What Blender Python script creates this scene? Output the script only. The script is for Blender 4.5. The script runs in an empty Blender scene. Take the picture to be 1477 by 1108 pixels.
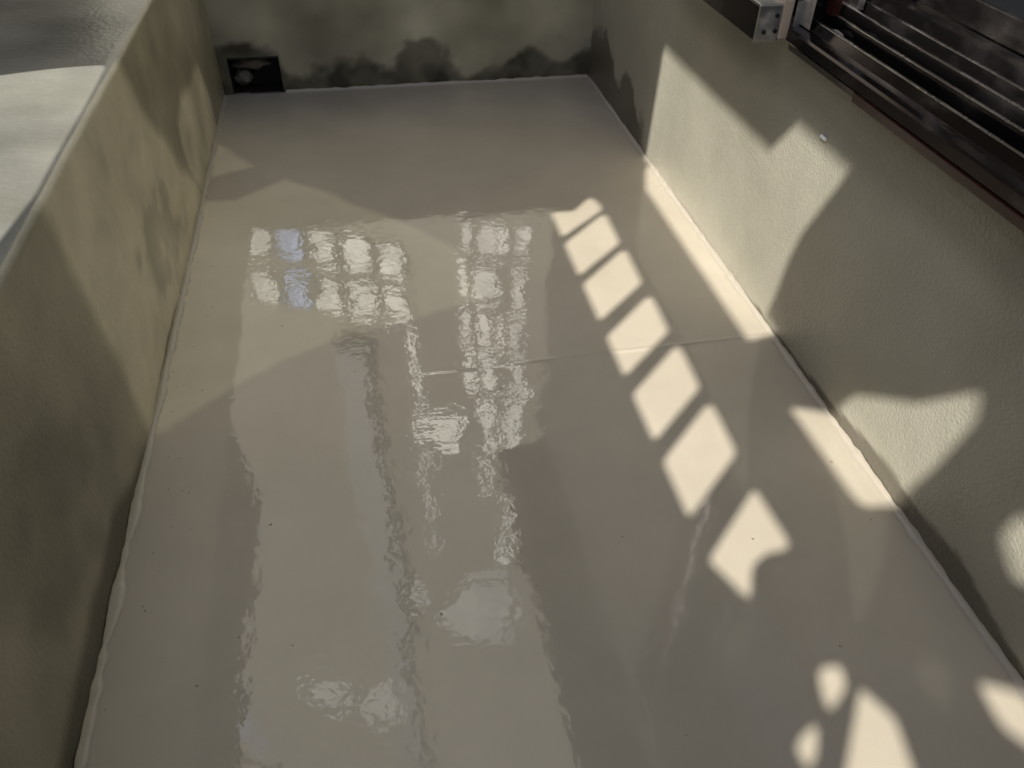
import bpy, math, random
import numpy as np
from mathutils import Vector, Matrix, noise
from mathutils.geometry import delaunay_2d_cdt
random.seed(4)
S=bpy.context.scene

# ------------------------------------------------------------ helpers
def mat(name, col, rough=.5, metal=0., ior=1.5, spec=.5):
    m=bpy.data.materials.new(name); m.use_nodes=True
    b=m.node_tree.nodes['Principled BSDF']
    b.inputs['Base Color'].default_value=(*col,1); b.inputs['Roughness'].default_value=rough
    b.inputs['Metallic'].default_value=metal; b.inputs['IOR'].default_value=ior
    return m,b,m.node_tree.nodes,m.node_tree.links
def obj(name, verts, faces, m=None, smooth=False, parent=None):
    me=bpy.data.meshes.new(name); me.from_pydata([tuple(v) for v in verts],[],faces); me.update()
    if smooth: me.polygons.foreach_set('use_smooth',[True]*len(me.polygons))
    o=bpy.data.objects.new(name,me); S.collection.objects.link(o)
    if m: me.materials.append(m)
    if parent: o.parent=parent
    return o
def empty(name):
    o=bpy.data.objects.new(name,None); S.collection.objects.link(o); return o
def box(name,a,b,m,parent=None,bev=0.):
    x0,y0,z0=a;x1,y1,z1=b
    v=[(x0,y0,z0),(x1,y0,z0),(x1,y1,z0),(x0,y1,z0),(x0,y0,z1),(x1,y0,z1),(x1,y1,z1),(x0,y1,z1)]
    f=[(0,3,2,1),(4,5,6,7),(0,1,5,4),(1,2,6,5),(2,3,7,6),(3,0,4,7)]
    o=obj(name,v,f,m,parent=parent)
    if bev:
        md=o.modifiers.new('bevel','BEVEL'); md.width=bev; md.segments=2
    return o
def extrude_y(name,prof,y0,y1,m,parent=None,closed=False):
    n=len(prof); v=[(p[0],y0,p[1]) for p in prof]+[(p[0],y1,p[1]) for p in prof]
    f=[(i,i+1,n+i+1,n+i) for i in range(n-1)]
    if closed: f.append((n-1,0,n,2*n-1)); f.append(tuple(range(n))[::-1]); f.append(tuple(range(n,2*n)))
    return obj(name,v,f,m,parent=parent)
def sdf(P,poly):
    poly=np.array(poly,float); d=np.full(len(P),1e9); ins=np.zeros(len(P),bool)
    for i in range(len(poly)):
        a=poly[i]; b=poly[(i+1)%len(poly)]; e=b-a; w=P-a
        t=np.clip((w@e)/(e@e+1e-12),0,1); d=np.minimum(d,((w-t[:,None]*e)**2).sum(1))
        c=((a[1]>P[:,1])!=(b[1]>P[:,1]))
        xi=(b[0]-a[0])*(P[:,1]-a[1])/((b[1]-a[1]) if b[1]!=a[1] else 1e-9)+a[0]
        ins^=c&(P[:,0]<xi)
    d=np.sqrt(d); return np.where(ins,-d,d)
def sm(x,lo,hi):
    t=np.clip((x-lo)/(hi-lo),0,1); return t*t*(3-2*t)
def nz(P3,scale,seed=0,o=3):
    return np.array([noise.fractal(Vector((p[0]*scale+seed,p[1]*scale,p[2]*scale)),1.,2.,o) for p in P3])
def attr(o,name,val):
    a=o.data.attributes.new(name,'FLOAT','POINT'); a.data.foreach_set('value',np.asarray(val,dtype=np.float32))
def gridmesh(name,A,B,fn,m,keep=None):
    nu,nv=len(A),len(B)
    v=[fn(a,b) for b in B for a in A]
    f=[]
    for j in range(nv-1):
        for i in range(nu-1):
            if keep and not keep((A[i]+A[i+1])/2,(B[j]+B[j+1])/2): continue
            f.append((j*nu+i,j*nu+i+1,(j+1)*nu+i+1,(j+1)*nu+i))
    return obj(name,v,f,m,smooth=True)

H=1.5; XL=-.645; XR=1.197; YB=4.04; ZP=.72
T=Vector((.53,.50,-.685)).normalized()     # direction the sunlight travels

# ------------------------------------------------------------ materials
def coating(name,cols,rough,attrname='tone',bump=.3,bscale=60,lowb=None,rvar=.1,ior=1.5,nscale=3.1):
    """polyurethane waterproof coating. tone -1 = dark, mainly damp, 0 = plain coat, 1 = pale, incl. painted sunlight off the window"""
    m,b,N,L=mat(name,cols[1],rough,0,ior)
    at=N.new('ShaderNodeAttribute'); at.attribute_name=attrname
    mr=N.new('ShaderNodeMapRange'); mr.inputs[1].default_value=-1; mr.inputs[2].default_value=1
    L.new(at.outputs['Fac'],mr.inputs[0])
    cr=N.new('ShaderNodeValToRGB'); L.new(mr.outputs[0],cr.inputs[0])
    e=cr.color_ramp.elements; e[0].color=(*cols[0],1); e[1].color=(*cols[2],1)
    k=e.new(.5); k.color=(*cols[1],1)
    tc=N.new('ShaderNodeNewGeometry')
    n1=N.new('ShaderNodeTexNoise'); n1.inputs['Scale'].default_value=nscale; n1.inputs['Detail'].default_value=4; n1.inputs['Roughness'].default_value=.6
    L.new(tc.outputs['Position'],n1.inputs['Vector'])
    hs=N.new('ShaderNodeMixRGB'); hs.blend_type='MULTIPLY'; hs.inputs[0].default_value=1
    r2=N.new('ShaderNodeValToRGB'); r2.color_ramp.elements[0].position=.3; r2.color_ramp.elements[1].position=.7
    v=rvar; r2.color_ramp.elements[0].color=(1-v,1-v,1-v*1.1,1); r2.color_ramp.elements[1].color=(1,1,1,1)
    L.new(n1.outputs['Fac'],r2.inputs[0]); L.new(cr.outputs[0],hs.inputs[1]); L.new(r2.outputs[0],hs.inputs[2])
    L.new(hs.outputs[0],b.inputs['Base Color'])
    n2=N.new('ShaderNodeTexNoise'); n2.inputs['Scale'].default_value=bscale; n2.inputs['Detail'].default_value=2
    L.new(tc.outputs['Position'],n2.inputs['Vector'])
    bp=N.new('ShaderNodeBump'); bp.inputs['Strength'].default_value=bump; bp.inputs['Distance'].default_value=.003
    L.new(n2.outputs['Fac'],bp.inputs['Height'])
    last=bp
    if lowb:
        for sc,di,st in lowb:
            n3=N.new('ShaderNodeTexNoise'); n3.inputs['Scale'].default_value=sc; n3.inputs['Detail'].default_value=1
            L.new(tc.outputs['Position'],n3.inputs['Vector'])
            b3=N.new('ShaderNodeBump'); b3.inputs['Strength'].default_value=st; b3.inputs['Distance'].default_value=di
            L.new(n3.outputs['Fac'],b3.inputs['Height']); L.new(last.outputs[0],b3.inputs['Normal']); last=b3
    L.new(last.outputs[0],b.inputs['Normal'])
    return m,b,N,L,hs,last,tc

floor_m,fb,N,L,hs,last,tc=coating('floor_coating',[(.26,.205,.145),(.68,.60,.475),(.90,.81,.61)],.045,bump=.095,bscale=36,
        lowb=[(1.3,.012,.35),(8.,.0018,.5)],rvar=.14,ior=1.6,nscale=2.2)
vo=N.new('ShaderNodeTexVoronoi'); vo.inputs['Scale'].default_value=16; L.new(tc.outputs['Position'],vo.inputs['Vector'])
lt=N.new('ShaderNodeMapRange'); lt.inputs[1].default_value=.02; lt.inputs[2].default_value=.06; lt.inputs[3].default_value=1; lt.inputs[4].default_value=0
L.new(vo.outputs['Distance'],lt.inputs[0])
sp=N.new('ShaderNodeSeparateColor'); L.new(vo.outputs['Color'],sp.inputs[0])
gt=N.new('ShaderNodeMath'); gt.operation='GREATER_THAN'; gt.inputs[1].default_value=.84; L.new(sp.outputs[0],gt.inputs[0])
mu=N.new('ShaderNodeMath'); mu.operation='MULTIPLY'; L.new(lt.outputs[0],mu.inputs[0]); L.new(gt.outputs[0],mu.inputs[1])
b4=N.new('ShaderNodeBump'); b4.invert=True; b4.inputs['Strength'].default_value=1; b4.inputs['Distance'].default_value=.004
L.new(mu.outputs[0],b4.inputs['Height']); L.new(last.outputs[0],b4.inputs['Normal']); L.new(b4.outputs[0],fb.inputs['Normal'])

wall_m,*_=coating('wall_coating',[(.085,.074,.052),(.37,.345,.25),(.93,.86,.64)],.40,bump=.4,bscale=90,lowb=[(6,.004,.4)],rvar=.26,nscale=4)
rwall_m,*_=coating('house_wall_coating',[(.12,.102,.075),(.52,.49,.395),(.6,.57,.48)],.32,bump=.9,bscale=130,lowb=[(30,.0014,.4)],rvar=.18)
cap_m,*_=coating('cap_coating',[(.12,.13,.12),(.33,.325,.285),(.46,.44,.37)],.33,bump=.5,bscale=70,lowb=[(4,.008,.6)],rvar=.35)
bead_m,*_=mat('bead_coating',(.55,.50,.39),.3)

# ------------------------------------------------------------ floor
A=np.arange(XL-.02,XR+.03,.01)
B=np.array(sorted(set(np.round(np.concatenate([np.arange(-1.5,YB+.03,.01),np.arange(1.70,1.84,.0025)]),4))))
def fz(x,y):
    w=noise.noise(Vector((x*3,1.7,0)))*.014+.02*math.sin(x*1.6)
    e=y-1.77-w
    s=.0020*math.exp(-(e/.007)**2)*(0.06+.94*min(1,max(0,(x-.35)/.4)))
    s+=.0007*(1/(1+math.exp(max(-30,min(30,-e/.004)))))*math.exp(-max(0,e)/.12)
    s+=.0006*math.exp(-((y-1.42-.35*(x-.1)**2-w)/.03)**2)*(x>.1 and x<.9)
    return s
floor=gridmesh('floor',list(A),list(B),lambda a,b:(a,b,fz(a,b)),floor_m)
co=np.array([v.co[:] for v in floor.data.vertices]); P=co[:,:2]
n=nz(co,4)*.02
H1=[(-.66,2.95),(-.51,2.93),(-.33,3.10),(.16,2.61),(.30,2.43),(.32,2.13),(.01,2.03),(-.32,1.91),(-.45,1.81),(-.60,1.65),(-.66,1.64)]  # pale floor zones: sunlight thrown back off the window, painted into the tone
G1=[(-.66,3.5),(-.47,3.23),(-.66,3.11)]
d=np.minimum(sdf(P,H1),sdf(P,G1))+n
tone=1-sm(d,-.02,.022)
attr(floor,'tone',tone*.95-.20*sm(P[:,1],2.1,3.6)*(1-tone))  # floor also toned darker towards the back

# ------------------------------------------------------------ left parapet
prof=[(-1.16,-3.),(-1.16,.70),(-1.15,.715)]
prof+=[(x,ZP+.003*math.sin(x*14)) for x in np.linspace(-1.14,-.68,40)]
for k in range(1,6):
    a=math.pi/2*(1-k/6); prof.append((-.663+.018*math.cos(a),ZP-.018+.018*math.sin(a)))
prof+=[(XL,z) for z in np.linspace(ZP-.018,-.02,70)]
ys=np.arange(-1.6,YB+.02,.012); npf=len(prof)
vs=[]
for y in ys:
    for (x,z) in prof:
        dx=.005*noise.noise(Vector((y*2.2,z*2.5,3)))+.002*noise.noise(Vector((y*9,z*9,1)))
        dz=.006*noise.noise(Vector((y*2.0,x*3,7))) if z>.6 else 0
        vs.append((x+(dx if z>-.01 else 0),y,z+dz))
fs=[(j*npf+i,(j+1)*npf+i,(j+1)*npf+i+1,j*npf+i+1) for j in range(len(ys)-1) for i in range(npf-1)]
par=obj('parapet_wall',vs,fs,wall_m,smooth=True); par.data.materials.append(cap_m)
co=np.array(vs)
fm=[1 if all((v%npf)<=43 for v in p.vertices) else 0 for p in par.data.polygons]
par.data.polygons.foreach_set('material_index',fm)
iscap=(np.arange(len(vs))%npf)<=43
P=co[:,1:3]; n=nz(co,3)*.03; n2=nz(co,5,5)
L1=[(1.57,.80),(2.35,.80),(2.485,.533),(2.697,.328),(2.887,.135),(3.079,-.1),(1.66,-.1),(1.627,.315),(1.607,.541)]  # L1, L2: window-reflected sunlight painted on the wall as paler tone
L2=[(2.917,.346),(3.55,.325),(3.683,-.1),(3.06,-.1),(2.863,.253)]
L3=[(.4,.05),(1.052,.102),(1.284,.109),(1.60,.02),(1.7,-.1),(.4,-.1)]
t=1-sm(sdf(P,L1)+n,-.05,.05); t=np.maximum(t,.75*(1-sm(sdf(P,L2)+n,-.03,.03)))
SP=[(2.05,.30),(2.25,.33),(2.45,.26),(2.6,.12),(2.4,.08),(2.15,.16)]  # mottled plant shadow painted into the pale zone
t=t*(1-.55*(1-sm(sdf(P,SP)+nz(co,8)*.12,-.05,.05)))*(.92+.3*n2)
damp=1-sm(sdf(P,L3)+n*.8,-.03,.02)
DK=[(1.0,.45),(1.2,.42),(1.32,.25),(1.2,.15),(1.0,.2)]; dk=1-sm(sdf(P,DK)+nz(co,6,3)*.12,-.08,.10)
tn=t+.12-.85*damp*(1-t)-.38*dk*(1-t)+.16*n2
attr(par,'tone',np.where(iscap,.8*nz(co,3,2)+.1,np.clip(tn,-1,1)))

# ------------------------------------------------------------ back wall with scupper
hx0,hx1,hz1=-.60,-.36,.172
ZB=.74
A=sorted(set([round(x,4) for x in np.arange(XL-.03,XR+.05,.0125)]+[hx0,hx1])); B=sorted(set([round(z,4) for z in np.arange(-.02,ZB,.0125)]+[hz1]))
def bw(a,b):
    e=.004*noise.noise(Vector((a*3,b*3,0)))
    if hx0-.02<a<hx1+.02 and b<hz1+.02: e=0
    return (a,YB+e,b)
back=gridmesh('back_wall',A,B,bw,wall_m,keep=lambda a,b: not(hx0<a<hx1 and b<hz1))
co=np.array([v.co[:] for v in back.data.vertices]); P=co[:,[0,2]]
D=[(-.7,.22),(-.6,.24),(-.45,.21),(-.32,.05),(-.1,.05),(.05,.14),(.12,.09),(.22,.18),(.33,.24),(.45,.11),(.62,.07),(.79,.09),(.9,.15),(1.0,.12),(1.2,.22),(1.3,-.1),(-.7,-.1)]
n=nz(co,5,0,4)*.11
tn=.22+.5*nz(co,2.5,4)-1.15*(1-sm(sdf(P,D)+n,-.03,.03))*(.7+.6*np.abs(nz(co,6,8)))
attr(back,'tone',np.clip(tn,-1,1))
dark_m,*_=mat('scupper_dark',(.02,.018,.015),.6)
pale_m,*_=mat('scupper_pale',(.26,.23,.19),.5)
box('back_wall_core',(XL-.03,YB+.2,-.02),(XR+.05,YB+.25,ZB-.02),wall_m,back)
box('back_wall_top',(XL-.03,YB-.01,ZB-.012),(XR+.001,YB+.25,ZB+.02),wall_m,back,.01)
sc=empty('drain_scupper')
x0,x1,z1,y0,y1=hx0,hx1,hz1,YB,YB+.14
obj('recess',[(x0,y0,0),(x1,y0,0),(x1,y0,z1),(x0,y0,z1),(x0,y1,0),(x1,y1,0),(x1,y1,z1),(x0,y1,z1)],[(0,1,5,4),(1,2,6,5),(2,3,7,6),(3,0,4,7),(4,5,6,7)],dark_m,parent=sc)
def blob(name,c,r,m,parent,seed,sq=(1,1,1)):
    bpy.ops.mesh.primitive_ico_sphere_add(subdivisions=3,radius=1,location=(0,0,0)); o=bpy.context.object
    for v in o.data.vertices:
        k=1+.45*noise.noise(v.co*1.6+Vector((seed,0,0)))
        v.co=Vector((c[0]+v.co.x*r*sq[0]*k,c[1]+v.co.y*r*sq[1]*k,c[2]+v.co.z*r*sq[2]*k))
    o.name=name; o.data.name=name; o.data.materials.append(m); o.parent=parent
    for p in o.data.polygons: p.use_smooth=True
    return o
blob('mortar_inside',(hx0+.10,YB+.10,.115),.055,pale_m,sc,2,(1.5,.6,.5))
blob('mortar_inside_low',(hx0+.05,YB+.10,.05),.05,pale_m,sc,5,(.8,.6,.7))
box('opening_edge_top',(hx0,YB-.004,hz1-.006),(hx1,YB+.03,hz1+.003),dark_m,sc,.002)

# ------------------------------------------------------------ right house wall (lower, under the window)
A=list(np.arange(-1.5,YB+.03,.0125)); B=list(np.arange(-.02,.7801,.0125))+[.79]
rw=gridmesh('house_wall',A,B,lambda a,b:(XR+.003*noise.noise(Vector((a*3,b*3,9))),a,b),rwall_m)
co=np.array([v.co[:] for v in rw.data.vertices]); P=co[:,1:3]
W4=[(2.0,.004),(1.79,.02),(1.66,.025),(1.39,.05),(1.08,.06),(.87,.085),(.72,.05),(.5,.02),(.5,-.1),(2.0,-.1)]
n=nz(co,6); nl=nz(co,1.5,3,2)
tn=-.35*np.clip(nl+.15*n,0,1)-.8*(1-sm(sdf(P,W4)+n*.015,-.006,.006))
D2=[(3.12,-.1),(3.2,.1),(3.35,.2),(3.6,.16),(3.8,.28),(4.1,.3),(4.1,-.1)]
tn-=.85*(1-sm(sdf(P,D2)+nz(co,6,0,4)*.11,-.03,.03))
tn-=.35*sm(P[:,1]+.03*nz(co,3,1),.60,.70)  # toned darker near the sill
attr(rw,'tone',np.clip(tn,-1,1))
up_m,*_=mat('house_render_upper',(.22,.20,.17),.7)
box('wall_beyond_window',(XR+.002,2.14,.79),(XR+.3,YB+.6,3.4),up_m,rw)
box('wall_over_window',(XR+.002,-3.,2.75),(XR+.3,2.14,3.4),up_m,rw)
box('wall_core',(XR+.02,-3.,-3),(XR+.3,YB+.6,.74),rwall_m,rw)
added_eave_m,*_=mat('added_eave_boards',(.12,.09,.065),.6)
box('added_eave',(.86,-3.,3.402),(XR+.5,YB+.6,3.5),added_eave_m,rw)  # unseen eave added to keep sky light off the house wall
for y in np.arange(-2.8,4.6,.6): box('added_eave_rafter',(.88,y,3.30),(XR,y+.06,3.401),added_eave_m,rw)
ew,*_=mat('added_wall_render',(.26,.235,.19),.8)
end=box('added_end_wall',(-1.30,-2.9,-3),(XR-.001,-2.7,2.9),ew)  # unseen wall added to cut sky light from behind the camera

def bead(name,pts,nrm,r,seed,m,lump=.5):
    v=[];k=6
    for i,(x,y) in enumerate(pts):
        rr=r*(1+lump*noise.noise(Vector((i*.11,seed,0)))+lump*noise.noise(Vector((i*.45,seed,4))))
        for j in range(k+1):
            a=math.pi/2*j/k
            v.append((x+nrm[0]*rr*(1-math.sin(a))*1.4, y+nrm[1]*rr*(1-math.sin(a))*1.4, .001+rr*(1-math.cos(a))))
    f=[(i*(k+1)+j,i*(k+1)+j+1,(i+1)*(k+1)+j+1,(i+1)*(k+1)+j) for i in range(len(pts)-1) for j in range(k)]
    return obj(name,v,f,m,smooth=True)
bead('edge_fillet',[(XL+.001,y) for y in np.arange(-1.4,YB,.015)],(1,0),.012,1,bead_m,.9)
rb,*_=mat('bead_floor_tone',(.54,.48,.39),.25)
bead('edge_fillet',[(XR-.001,y) for y in np.arange(-1.4,YB,.015)],(-1,0),.011,2,rb,.6)
bead('edge_fillet',[(x,YB-.004) for x in np.arange(-.35,XR,.02)],(0,-1),.012,3,rb)

cv=[];cf=[]
def crumb(x,y,r):
    k=len(cv)
    for dx,dy,dz in ((1,0,0),(0,1,0),(-1,0,0),(0,-1,0),(0,0,1)):
        s=random.uniform(.6,1.2); cv.append((x+dx*r*s,y+dy*r*s,.0005+dz*r*.7))
    cf.extend([(k,k+1,k+4),(k+1,k+2,k+4),(k+2,k+3,k+4),(k+3,k,k+4)])
for i in range(80):
    x=XL+.01+abs(random.gauss(0,.09)) if random.random()<.6 else random.uniform(XL,XR)
    y=random.uniform(.3,2.6) if random.random()<.8 else random.uniform(.3,4)
    if abs(x)<1.15 and x>XL: crumb(x,y,random.uniform(.001,.0026))
grit,*_=mat('grit',(.28,.24,.19),.5); obj('grit_crumbs',cv,cf,grit)

# ------------------------------------------------------------ window
win=empty('sliding_window')
def dusty(name,col,dust,rough,metal=.0,lo=.52,hi=.8,sc=12,ys=.5):
    m,b,N,L=mat(name,col,rough,metal)
    g=N.new('ShaderNodeNewGeometry'); n=N.new('ShaderNodeTexNoise'); n.inputs['Scale'].default_value=sc; n.inputs['Detail'].default_value=5; n.inputs['Roughness'].default_value=.6
    mp=N.new('ShaderNodeMapping'); mp.inputs['Scale'].default_value=(1,ys,1); L.new(g.outputs['Position'],mp.inputs[0]); L.new(mp.outputs[0],n.inputs['Vector'])
    r=N.new('ShaderNodeValToRGB'); r.color_ramp.elements[0].position=lo; r.color_ramp.elements[1].position=hi
    r.color_ramp.elements[0].color=(*col,1); r.color_ramp.elements[1].color=(*dust,1)
    L.new(n.outputs['Fac'],r.inputs[0]); L.new(r.outputs[0],b.inputs['Base Color'])
    r2=N.new('ShaderNodeMapRange'); r2.inputs[1].default_value=.4; r2.inputs[2].default_value=.75; r2.inputs[3].default_value=rough; r2.inputs[4].default_value=rough+.2
    L.new(n.outputs['Fac'],r2.inputs[0]); L.new(r2.outputs[0],b.inputs['Roughness'])
    return m
bronze=dusty('bronze_aluminium',(.060,.050,.052),(.26,.24,.24),.12,.85,.5,.8,9)
railm=dusty('rail_aluminium',(.75,.73,.73),(.95,.93,.90),.22,1.,.4,.7)
brown,_b,_n,_l=mat('brown_flashing',(.040,.012,.010),.22)
alu=dusty('cut_aluminium',(.62,.61,.62),(.9,.9,.9),.3,.9,.45,.7,30,1)
pink,*_=mat('pink_spacer',(.62,.50,.41),.5)
prof=[(1.205,.797),(1.172,.799),(1.168,.803),(1.168,.828),(1.172,.834),(1.205,.840)]
extrude_y('fascia',prof,-2.69,2.06,bronze,win)
prof2=[(1.205,.840),(1.212,.862),(1.222,.862),(1.224,.846),(1.252,.848),(1.254,.880),(1.264,.880),(1.266,.854),(1.292,.856),(1.294,.895),(1.304,.895),(1.306,.862),(1.334,.864),(1.336,.908),(1.348,.908),(1.350,.872),(1.385,.874),(1.387,.935),(1.60,.94)]
extrude_y('sill_base',prof2,-2.69,2.06,bronze,win)
for i,(a,z) in enumerate(((1.212,.862),(1.254,.880),(1.294,.895),(1.336,.908))):
    box('rail_top',(a,-2.69,z+.001),(a+.009,2.058,z+.003),railm,win,.001)
extrude_y('sill_flashing',[(1.1955,.768),(1.168,.776),(1.164,.797),(1.171,.799)],-2.69,1.70,brown,win)
extrude_y('fascia_drip',[(1.1955,.776),(1.174,.781),(1.170,.797)],1.70,2.06,bronze,win)
extrude_y('rail_end_cap',prof+prof2[1:]+[(1.60,.78)],2.06,2.075,bronze,win,closed=True)
glass,*_=mat('window_glass',(.02,.022,.025),.03)
box('glass_pane',(1.415,-2.69,.98),(1.425,1.9,2.7),glass,win)
box('bottom_sash_rail',(1.40,-2.69,.941),(1.44,2.0,1.0),bronze,win,.003)
box('jamb',(1.20,2.03,.842),(1.50,2.13,2.745),bronze,win,.004)
box('jamb_track',(1.30,1.99,.897),(1.32,2.03,2.745),railm,win)
box('jamb_track_brown',(1.24,2.0,.882),(1.262,2.03,2.745),brown,win)
mort,*_=mat('dried_mortar',(.42,.38,.34),.8)
blob('mortar_lump',(1.238,1.95,.852),.020,mort,win,8,(.6,1.3,.4)); blob('mortar_lump_small',(1.28,1.90,.862),.016,mort,win,11,(.7,1.4,.4))
br=empty('rail_bracket')
box('bracket_box',(1.085,2.10,.795),(1.165,2.75,.885),bronze,br,.003)
box('bracket_end_plate',(1.083,2.092,.793),(1.148,2.0995,.887),alu,br,.001)
box('bracket_top_plate',(1.086,2.10,.8855),(1.162,2.20,.8885),alu,br,.001)
box('spacer_block',(1.150,2.088,.80),(1.178,2.16,.90),pink,br,.003)
# corner angle holding the frame end
box('corner_plate',(1.1985,2.020,.842),(1.2,2.085,.93),alu,win,.0005)
box('corner_plate_foot',(1.181,2.0765,.80),(1.235,2.0795,.90),alu,win,.0005)
screwm,*_=mat('screw_head',(.15,.15,.15),.3,1)
for (x,z) in ((1.105,.82),(1.135,.862),(1.137,.822)):
    bpy.ops.mesh.primitive_cylinder_add(vertices=16,radius=.006,depth=.006,location=(x,2.089,z),rotation=(math.pi/2,0,0))
    o=bpy.context.object; o.name='screw'; o.data.materials.append(screwm); o.parent=br
    bpy.ops.mesh.primitive_cylinder_add(vertices=12,radius=.0022,depth=.002,location=(x,2.0853,z),rotation=(math.pi/2,0,0))
    o=bpy.context.object; o.name='screw_slot'; o.data.materials.append(dark_m); o.parent=br
room,*_=mat('room_wall',(.12,.08,.07),.7)
box('room_back',(3.2,-3,-.5),(3.25,4,3.4),room,rw); box('room_ceiling',(1.5,-3,2.8),(3.2,4,2.85),room,rw)
chip,*_=mat('white_plastic',(.8,.8,.8),.4)
box('wall_clip',(1.188,1.795,.632),(1.1965,1.822,.640),chip,None,.002)

# ------------------------------------------------------------ added, unseen shadow mask on the sun side; its holes shape the sun patches
XC=-1.35
def proj(p):
    s=(p[0]-XC)/T.x; return (p[1]-T.y*s, p[2]-T.z*s)
F0=lambda pts:[proj((x,y,0)) for x,y in pts]
W0=lambda pts:[proj((XR,y,z)) for y,z in pts]
def rnd(poly,r=.02):
    out=[]
    n=len(poly)
    for i in range(n):
        a=Vector(poly[i-1]);b=Vector(poly[i]);c=Vector(poly[(i+1)%n])
        u=(a-b);v=(c-b);ru=min(r,u.length*.4);rv=min(r,v.length*.4)
        p0=b+u.normalized()*ru;p1=b+v.normalized()*rv
        for t in (0,.33,.67,1): out.append(tuple((1-t)**2*p0+2*t*(1-t)*b+t*t*p1))
    return out
holes=[]
for y0,y1 in ((1.13,1.322),(1.396,1.588),(1.668,1.86),(1.944,2.155),(2.208,2.419)):
    holes.append(rnd(F0([(.678,y0),(.878,y0+.188),(.885,y1+.175),(.872,y1+.188),(.678,y1)])))
holes.append(rnd(F0([(.681,2.47),(.681,2.653),(.771,2.65),(.86,2.75),(.882,2.70),(.882,2.645)])))
holes.append(rnd(F0([(.679,1.003),(.874,1.191),(.885,1.02),(.87,1.0),(.82,1.0),(.77,.97),(.73,.885)])))
holes.append(F0([(1.105,2.78),(1.16,2.95),(XR+.02,3.02),(XR+.02,1.79),(1.11,1.77)]))
holes.append(W0([(3.03,.47),(2.07,.48),(1.96,.61),(1.67,.61),(1.70,.54),(1.74,.46),(1.79,.36),(1.82,.24),(1.83,.12),(1.86,-.01),(3.07,-.01)]))
holes.append(rnd(F0([(1.10,1.46),(XR+.02,1.41),(XR+.02,1.08),(1.12,1.09),(1.11,1.13)])))
holes.append(rnd(W0([(1.39,-.01),(1.38,.07),(1.35,.13),(1.31,.16),(1.15,.28),(1.02,.43),(.995,.37),(1.03,.19),(1.06,.09),(1.09,-.01)])))
holes.append(rnd(W0([(.81,.22),(.80,.31),(.68,.28),(.70,.20),(.73,.17),(.76,.185)])))
holes.append(rnd(F0([(.865,.65),(.90,.58),(.87,.44),(.72,.46)]),.015))
holes.append(rnd(F0([(1.11,.62),(1.19,.58),(1.15,.45),(1.10,.53)]),.02))
holes.append(rnd(F0([(.80,.705),(.85,.705),(.84,.66),(.785,.62),(.78,.64)]),.02))
holes.append(rnd(F0([(.70,.58),(.745,.60),(.72,.55),(.69,.52),(.68,.56)]),.02))
C=[(-1.20,2.30),(-.95,2.33),(-.67,2.37),(-.665,1.62),(-.70,1.3),(-.80,1.0),(-1.2,1.0)]
holes.append(rnd([proj((x,y,ZP)) for x,y in C],.03))
ZT=4.3
rect=[(-5.5,-3.),(5.2,-3.),(5.2,ZT),(-5.5,ZT)]
V=[Vector(p) for p in rect]; E=[(0,1),(1,2),(2,3),(3,0)]
for h in holes:
    k=len(V); V+= [Vector(p) for p in h]; E+=[(k+i,k+(i+1)%len(h)) for i in range(len(h))]
res=delaunay_2d_cdt(V,E,[],0,1e-6)
nv=res[0]; tri=res[2]
cen=np.array([((nv[f[0]]+nv[f[1]]+nv[f[2]])/3)[:] for f in tri])
ins=np.zeros(len(tri),bool)
for h in holes: ins|=sdf(cen,h)<0
faces=[tuple(f) for f,i in zip(tri,ins) if not i]
mask_m,tb,N,L=mat('shadow_mask_brown',(.16,.135,.10),.8)
scr=empty('shadow_screen')
obj('shadow_mask',[(XC,p.x,p.y) for p in nv],faces,mask_m,parent=scr)
for y in (-5.4,-3.4,5.1): box('mask_post',(XC-.06,y-.025,-3),(XC-.012,y+.025,ZT+.3),alu,scr,.005)  # posts added to go with the shadow mask

# ------------------------------------------------------------ building across the alley
bl=empty('apartment_building')
facade,fbb,N,L=mat('facade_render',(.26,.25,.22),.8)
n=N.new('ShaderNodeTexNoise'); n.inputs['Scale'].default_value=.5; n.inputs['Detail'].default_value=3
r=N.new('ShaderNodeValToRGB'); r.color_ramp.elements[0].color=(.52,.47,.36,1); r.color_ramp.elements[1].color=(.85,.78,.62,1)
r.color_ramp.elements[0].position=.35; r.color_ramp.elements[1].position=.65
L.new(n.outputs['Fac'],r.inputs[0]); L.new(r.outputs[0],fbb.inputs['Base Color'])
def pane_mat(name,col,rough,bs=2.2):
    m,b,N,L=mat(name,col,rough,1.)
    n=N.new('ShaderNodeTexNoise'); n.inputs['Scale'].default_value=bs; n.inputs['Detail'].default_value=2
    tc=N.new('ShaderNodeTexCoord'); L.new(tc.outputs['Object'],n.inputs['Vector'])
    bp=N.new('ShaderNodeBump'); bp.inputs['Strength'].default_value=.6; bp.inputs['Distance'].default_value=.08
    L.new(n.outputs['Fac'],bp.inputs['Height']); L.new(bp.outputs[0],b.inputs['Normal'])
    return m
glint=pane_mat('wavy_glint_pane',(.48,.47,.43),.48,3.)  # window panes and the added glint panels
dimg=pane_mat('sky_glint_metal',(.33,.325,.305),.50,1.2)  # for added panels that imitate bright sky gaps
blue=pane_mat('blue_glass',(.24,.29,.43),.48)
dblue=pane_mat('sky_glint_blue',(.14,.15,.175),.48)  # for the bluish added sky-gap panel
dglass,*_=mat('dark_glass',(.03,.035,.04),.1)
white,*_=mat('window_frame',(.5,.48,.42),.5)
box('facade',(-9,0,-3),(9,6,23),facade,bl)
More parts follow.
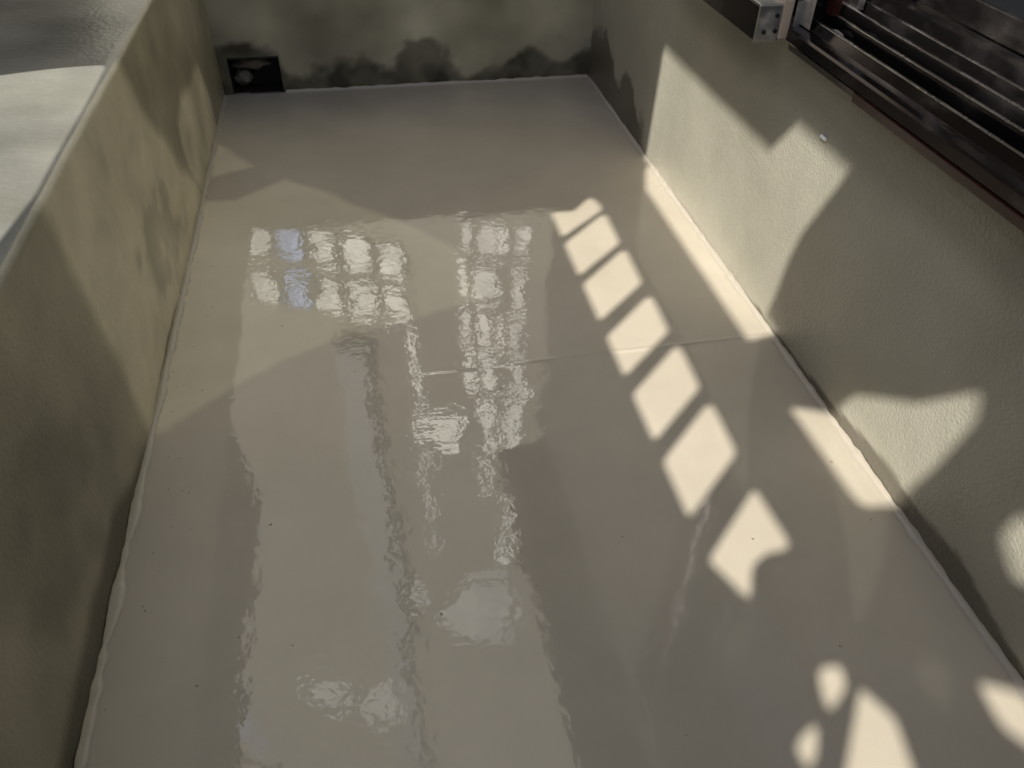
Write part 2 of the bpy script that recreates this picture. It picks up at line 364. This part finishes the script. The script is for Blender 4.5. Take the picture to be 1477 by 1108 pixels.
def window(u0,u1,z0,z1,m,frame=True):
    box('window_pane',(u0,-.03,z0),(u1,-.012,z1),m,bl)
    if frame:
        t=.03
        for a,b in (((u0-t,z0-t),(u1+t,z0)),((u0-t,z1),(u1+t,z1+t)),((u0-t,z0),(u0,z1)),((u1,z0),(u1+t,z1))):
            box('window_frame',(a[0],-.05,a[1]),(b[0],-.001,b[1]),dglass,bl)
for i in range(5):
    for j in range(2):
        u0=-1.85+i*.47; z0=3.80+j*.70
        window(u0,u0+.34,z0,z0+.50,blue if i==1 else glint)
for i,(w) in enumerate((.14,.20,.10,.16)):
    u0=1.15+i*.23
    for a,b in ((3.3,3.65),(3.85,4.5),(4.65,5.15),(5.25,6.0)):
        k=random.uniform(-.06,.06); window(u0+k,u0+w+k,a,b+k,glint,False)  # slats added to glint as bright streaks in the floor
def shard(pts,m,name='sky_glint_panel'):  # reflector panels added on the facade, standing in for bright sky gaps
    q=[]
    for i in range(len(pts)):
        a=Vector(pts[i]); b=Vector(pts[(i+1)%len(pts)]); L_=(b-a).length; n_=max(2,int(L_/.12))
        nn=Vector((-(b-a).y,(b-a).x)).normalized()
        for k in range(n_):
            p=a.lerp(b,k/n_); s=.09*min(1,L_)*noise.fractal(Vector((p.x*2.5,p.y*2.5,3)),1,2,3)
            q.append((p.x+nn.x*s,-.02,p.y+nn.y*s))
    obj(name,q,[tuple(range(len(q)))],m,parent=bl)
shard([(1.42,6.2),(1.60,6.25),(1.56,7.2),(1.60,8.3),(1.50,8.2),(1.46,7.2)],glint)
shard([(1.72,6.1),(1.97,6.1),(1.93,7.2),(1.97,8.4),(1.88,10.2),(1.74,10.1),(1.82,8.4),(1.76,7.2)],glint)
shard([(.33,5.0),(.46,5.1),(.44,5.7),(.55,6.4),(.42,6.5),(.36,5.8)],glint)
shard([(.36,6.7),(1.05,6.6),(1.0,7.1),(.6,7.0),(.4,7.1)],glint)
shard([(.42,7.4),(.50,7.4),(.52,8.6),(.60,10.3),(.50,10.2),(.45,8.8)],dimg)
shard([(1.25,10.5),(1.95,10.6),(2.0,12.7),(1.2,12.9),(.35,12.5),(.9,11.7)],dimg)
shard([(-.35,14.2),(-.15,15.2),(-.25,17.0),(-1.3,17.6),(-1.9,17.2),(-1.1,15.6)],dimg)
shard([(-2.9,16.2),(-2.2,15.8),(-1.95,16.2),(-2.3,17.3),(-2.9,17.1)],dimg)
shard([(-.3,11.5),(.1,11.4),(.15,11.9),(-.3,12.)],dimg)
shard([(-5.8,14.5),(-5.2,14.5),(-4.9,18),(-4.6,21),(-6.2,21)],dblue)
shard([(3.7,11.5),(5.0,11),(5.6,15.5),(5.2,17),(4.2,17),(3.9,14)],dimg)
for j in range(7):
    for u in (-7.5,6.2): window(u,u+1.3,0.2+j*2.9,1.6+j*2.9,dglass)
box('pilaster',(-.75,-.2,5.45),(-.25,-.001,23),white,bl)
box('roof_parapet',(-9.2,-.2,23),(9.2,6.2,23.5),facade,bl)
ang=math.atan2(.405,.914)
bl.location=(0,9,0); bl.rotation_euler=(0,0,-ang)

# ------------------------------------------------------------ ground
g,gb,N,L=mat('ground_concrete',(.3,.28,.25),.9)
obj('ground',[(-400,-400,-3.05),(400,-400,-3.05),(400,400,-3.05),(-400,400,-3.05)],[(0,1,2,3)],g)

# ------------------------------------------------------------ light
sunl=bpy.data.lights.new('sun','SUN'); sunl.energy=5.; sunl.angle=math.radians(.45); sunl.color=(1,.97,.90)
so=bpy.data.objects.new('sun',sunl); S.collection.objects.link(so); so.rotation_euler=T.to_track_quat('-Z','Y').to_euler()
w=bpy.data.worlds.new('World'); S.world=w; w.use_nodes=True
N=w.node_tree.nodes; L=w.node_tree.links
sk=N.new('ShaderNodeTexSky'); sk.sky_type='NISHITA'; sk.sun_disc=False
sk.sun_elevation=math.asin(-T.z); sk.sun_rotation=math.atan2(-T.x,-T.y)
bg=N['Background']; bg.inputs[1].default_value=.15; L.new(sk.outputs[0],bg.inputs[0])

# ------------------------------------------------------------ camera
cam=bpy.data.cameras.new('camera'); co_=bpy.data.objects.new('camera',cam); S.collection.objects.link(co_); S.camera=co_
cam.sensor_width=36; cam.lens=1140/1477*36; cam.clip_end=1500; cam.clip_start=.05
M=Matrix(((.9826,.1089,-.1510),(-.1854,.6477,-.7391),(.0173,.7543,.6564)))
q=M.to_quaternion().normalized(); co_.rotation_mode='QUATERNION'; co_.rotation_quaternion=q; co_.location=(0,0,H)
S.view_settings.view_transform='Standard'; S.view_settings.look='None'; S.view_settings.exposure=0
